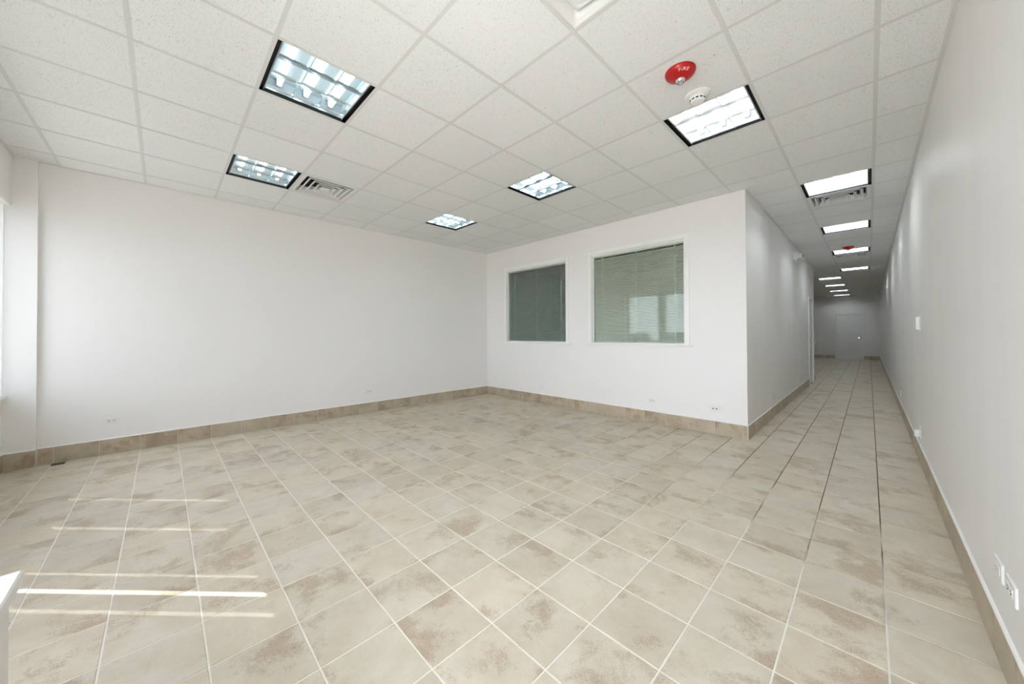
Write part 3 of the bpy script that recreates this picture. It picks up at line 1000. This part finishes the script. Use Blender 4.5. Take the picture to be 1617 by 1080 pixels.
fv = thing('floor_vent', 'dark floor vent by the end wall at the corridor right side', 'floor vent', (0.16, 23.1, 0.0005))
MB().bevel_box((-0.10, -0.14, 0), (0.10, 0.14, 0.006), 0.003, axis=2, side=1).build('frame', M_STEEL, fv)
for k in range(8):
    MB().box((-0.08, -0.12 + k * 0.031, 0.0055), (0.08, -0.108 + k * 0.031, 0.0075)).build('louvre', M_DARK, fv)
fp = thing('floor_plate', 'small dark plate on the floor by the left wall baseboard', 'floor plate', (XL + 0.075, -0.745, 0.0005))
MB().bevel_box((-0.045, -0.045, 0), (0.045, 0.045, 0.003), 0.0015, axis=2, side=1).build('cover', M_STEEL, fp)
for sx in (-0.03, 0.03):
    MB().tube((sx, 0, 0.003), (sx, 0, 0.0042), 0.005, 8).build('screw', M_CHROME, fp)

# ------------------------------------------------------------------ storefront behind the camera
def sill(name, a, b, label):
    return struct(MB().bevel_box(a, b, 0.004, axis=2, side=1).build(name, M_SILL), label, 'sill')
sill('trim_1', (XL + 0.045, -1.30, 0.69), (-2.50, -1.060, 0.717), 'white window sill in the left front corner')
sill('trim_2', (JX - 0.02, -0.52, 0.672), (XR, JY + 0.018, 0.700), 'white sill ledge corner jutting in at the lower left')

def glazing(name, axis, fixed, lo, hi, z0, z1, mullions, label, glass=M_CLEAR):
    """storefront glazing between lo and hi along x (axis 0) or y (axis 1)"""
    root = thing(name, label, 'window', kind='structure')
    def bx(mb, a, b, za, zb, d):
        return mb.box((a, fixed - d, za), (b, fixed + d, zb)) if axis == 0 else mb.box((fixed - d, a, za), (fixed + d, b, zb))
    f = 0.045
    fr = MB()
    bx(fr, lo, hi, z0, z0 + f, 0.05); bx(fr, lo, hi, z1 - f, z1, 0.05); bx(fr, lo, lo + f, z0 + f, z1 - f, 0.05); bx(fr, hi - f, hi, z0 + f, z1 - f, 0.05)
    fr.build('frame', M_ALU, root)
    edges = [lo + f] + list(mullions) + [hi - f]
    for m_ in mullions:
        bx(MB(), m_ - f / 2, m_ + f / 2, z0 + f, z1 - f, 0.05).build('mullion', M_ALU, root)
    for k in range(len(edges) - 1):
        a = edges[k] + (f / 2 if k else 0); b = edges[k + 1] - (f / 2 if k < len(edges) - 2 else 0)
        bx(MB(), a, b, z0 + f, z1 - f, 0.003).build('pane', glass, root)
    return root
glazing('window_3', 0, YG - 0.03, XL + 0.045, -2.50, 0.717, 2.53, (-4.62, -3.31), 'wide storefront window in the left front corner', M_TINTED)
glazing('window_4', 0, -0.40, JX, XR, 0.70, 2.53, (-0.55,), 'storefront window right behind the sill ledge')
glazing('window_5', 1, JX + 0.06, -1.32, -0.45, 0.69, 2.53, (), 'narrow storefront side window beside the ledge', M_TINTED2)
d3 = thing('door_3', 'glass entrance door in a dark metal frame at the front', 'door', (-1.95, YG - 0.03, 0), kind='structure')
st = MB().box((-0.49, -0.05, 0), (-0.44, 0.05, 2.53)).box((0.44, -0.05, 0), (0.49, 0.05, 2.53)).box((-0.44, -0.05, 2.12), (0.44, 0.05, 2.19)).box((-0.44, -0.05, 2.48), (0.44, 0.05, 2.53))
st.build('frame', M_ALU, d3)
lf = MB().box((-0.435, -0.025, 0.01), (-0.34, 0.025, 2.115)).box((0.34, -0.025, 0.01), (0.435, 0.025, 2.115)).box((-0.34, -0.025, 0.01), (0.34, 0.025, 0.25)).box((-0.34, -0.025, 2.02), (0.34, 0.025, 2.115)).build('leaf', M_ALU, d3)
MB().box((-0.34, -0.003, 0.25), (0.34, 0.003, 2.02)).build('pane', M_TINTED2, lf)
MB().tube((0.30, 0.07, 1.0), (-0.30, 0.07, 1.0), 0.012, 10).tube((0.30, 0.07, 1.0), (0.38, 0.02, 1.0), 0.010, 10).tube((-0.30, 0.07, 1.0), (-0.38, 0.02, 1.0), 0.010, 10).build('push_bar', M_CHROME, lf)
MB().box((-0.44, -0.003, 2.19), (0.44, 0.003, 2.48)).build('pane', M_TINTED2, d3)

# ------------------------------------------------------------------ outside
M_ASPH = mat('asphalt', lin((170, 168, 164)), 0.9)
M_WALK = mat('walkway_concrete', lin((205, 202, 194)), 0.85)
M_BOARD = mat('light_blocker_board', lin((205, 205, 202)), 0.6)  # surface of the added sun and sky blockers
M_TIRE = mat('tyre_rubber', (0.02, 0.02, 0.02, 1), 0.8)
M_CARGLASS = mat('car_glass', (0.02, 0.025, 0.03, 1), 0.05)
M_LEAF = mat('tree_leaf', lin((150, 96, 72)), 0.8)
M_BARK = mat('tree_bark', lin((92, 76, 62)), 0.9)
struct(MB().box((-40, -60, -0.3), (30, -3.2, -0.14)).build('ground_parking', M_ASPH), 'grey parking lot outside the storefront', 'ground')
struct(MB().box((-40, -3.2, -0.3), (30, -1.32, -0.02)).box((JX + 0.12, -1.32, -0.3), (30, -0.52, -0.02)).build('ground_walkway', M_WALK), 'concrete walkway outside the storefront', 'ground')
struct(MB().box((-40, -1.4, 3.3), (XL - 0.15, 0.2, 5.0)).box((-40, -1.32, -0.1), (XL - 0.15, -1.1, 3.3)).build('wall_facade', M_WALL), 'shop facade beyond the left wall', 'wall')

cn = thing('sky_blocker_slab', 'unseen flat slab added outside to hold high sky light off the floor', 'sky_blocker', kind='structure')
MB().box((-1.75, -2.0, 2.72), (1.2, -0.52, 2.86)).build('shade_slab', M_BOARD, cn)  # unseen slab, added to cut high sky light on the near floor
MB().box((-1.78, -2.04, 2.66), (1.23, -2.0, 2.92)).build('slab_edge', M_ALU, cn)

# unseen screen added to block the sun; five slits shape the floor streaks
SY = -9.0
AZ = 0.717 / 0.697
shift = (SY + 0.55) * AZ
slits = [(-4.43 + shift, 0.042), (-3.85 + shift, 0.040), (-3.22 + shift, 0.028), (-3.04 + shift, 0.0401), (-2.86 + shift, 0.034)]
sh = thing('sun_slit_screen', 'unseen pale screen on two posts, added to block and slit the sunlight', 'sun_slit_screen', (0, SY, 0), kind='structure')
BX0, BX1, BZ0, BZ1, BZJ = -14.6, -7.3, 9.9, 14.6, 12.60
x = BX0
for (jx, g) in slits + [(BX1, 0)]:
    n = max(1, round((jx - g / 2 - x) / 0.6))
    w = (jx - g / 2 - x) / n
    for k in range(n):
        MB().box((x + k * w, -0.0005, BZ0), (x + (k + 1) * w, 0.0005, BZJ)).build('panel', M_BOARD, sh)
    if g and g != 0.0401:           # added filter strip dims the sun in every slit but the brightest
        MB().box((jx - g / 2, -0.0003, BZ0), (jx + g / 2, 0.0003, BZJ)).build('filter_strip', M_SLIT_FILTER, sh)
    x = jx + g / 2
MB().box((BX0, -0.05, BZJ), (BX1, 0.05, BZ1)).build('upper_panel', M_BOARD, sh)
for px in (BX0 + 0.6, BX1 - 0.5):
    MB().box((px - 0.15, -0.36, -0.14), (px + 0.15, -0.06, BZ1)).build('post', M_ALU, sh)

def car(label, loc, rotz, paint):
    root = thing('parked_car', label, 'car', loc, rotz, 'cars parked outside')
    body = MB()
    side = [(-2.2, 0.30), (-2.22, 0.62), (-1.95, 0.82), (-1.0, 0.92), (1.5, 0.95), (2.1, 0.88), (2.2, 0.55), (2.15, 0.30)]
    body.prism([(x, z) for x, z in side], -0.88, 0.88, axis=1)
    b = body.build('body', paint, root)
    bv = b.modifiers.new('bevel', 'BEVEL'); bv.width = 0.07; bv.segments = 3
    cab = MB()
    lo = [(-1.15, -0.82), (1.75, -0.82), (1.75, 0.82), (-1.15, 0.82)]
    hi = [(-0.35, -0.62), (1.15, -0.62), (1.15, 0.62), (-0.35, 0.62)]
    cab.add([(x, y, 0.90) for x, y in lo] + [(x, y, 1.42) for x, y in hi], [(0, 1, 5, 4), (1, 2, 6, 5), (2, 3, 7, 6), (3, 0, 4, 7)])
    cab.build('windows', M_CARGLASS, root)
    rf = MB()
    rf.add([(x, y, 1.415) for x, y in hi] + [(x * 0.96, y * 0.92, 1.46) for x, y in hi], [(3, 2, 1, 0), (4, 5, 6, 7), (0, 1, 5, 4), (1, 2, 6, 5), (2, 3, 7, 6), (3, 0, 4, 7)])
    for k in range(4):
        rf.tube(lo[k] + (0.90,), hi[k] + (1.42,), 0.035, 8)
    rf.build('roof', paint, root)
    for wx in (-1.35, 1.38):
        for wy in (-0.80, 0.80):
            w = MB().tube((wx, wy - 0.10, 0.32), (wx, wy + 0.10, 0.32), 0.32, 24).build('wheel', M_TIRE, root)
            MB().tube((wx, wy - 0.105, 0.32), (wx, wy + 0.105, 0.32), 0.19, 16).build('rim', M_CHROME, w)
    for wy in (-0.62, 0.62):
        MB().bevel_box((-2.235, wy - 0.16, 0.62), (-2.10, wy + 0.16, 0.74), 0.02, axis=0, side=-1).build('headlight', M_LENS, root)
    return root
car('silver car parked outside, mirrored in the inner window', (-9.3, -8.0, -0.14), math.radians(-88), mat('car_silver', (0.55, 0.57, 0.6, 1), 0.25, metal=0.5))
car('blue grey car parked outside, mirrored beside the silver one', (-6.4, -7.8, -0.14), math.radians(-91), mat('car_blue', (0.12, 0.2, 0.3, 1), 0.25, metal=0.4))
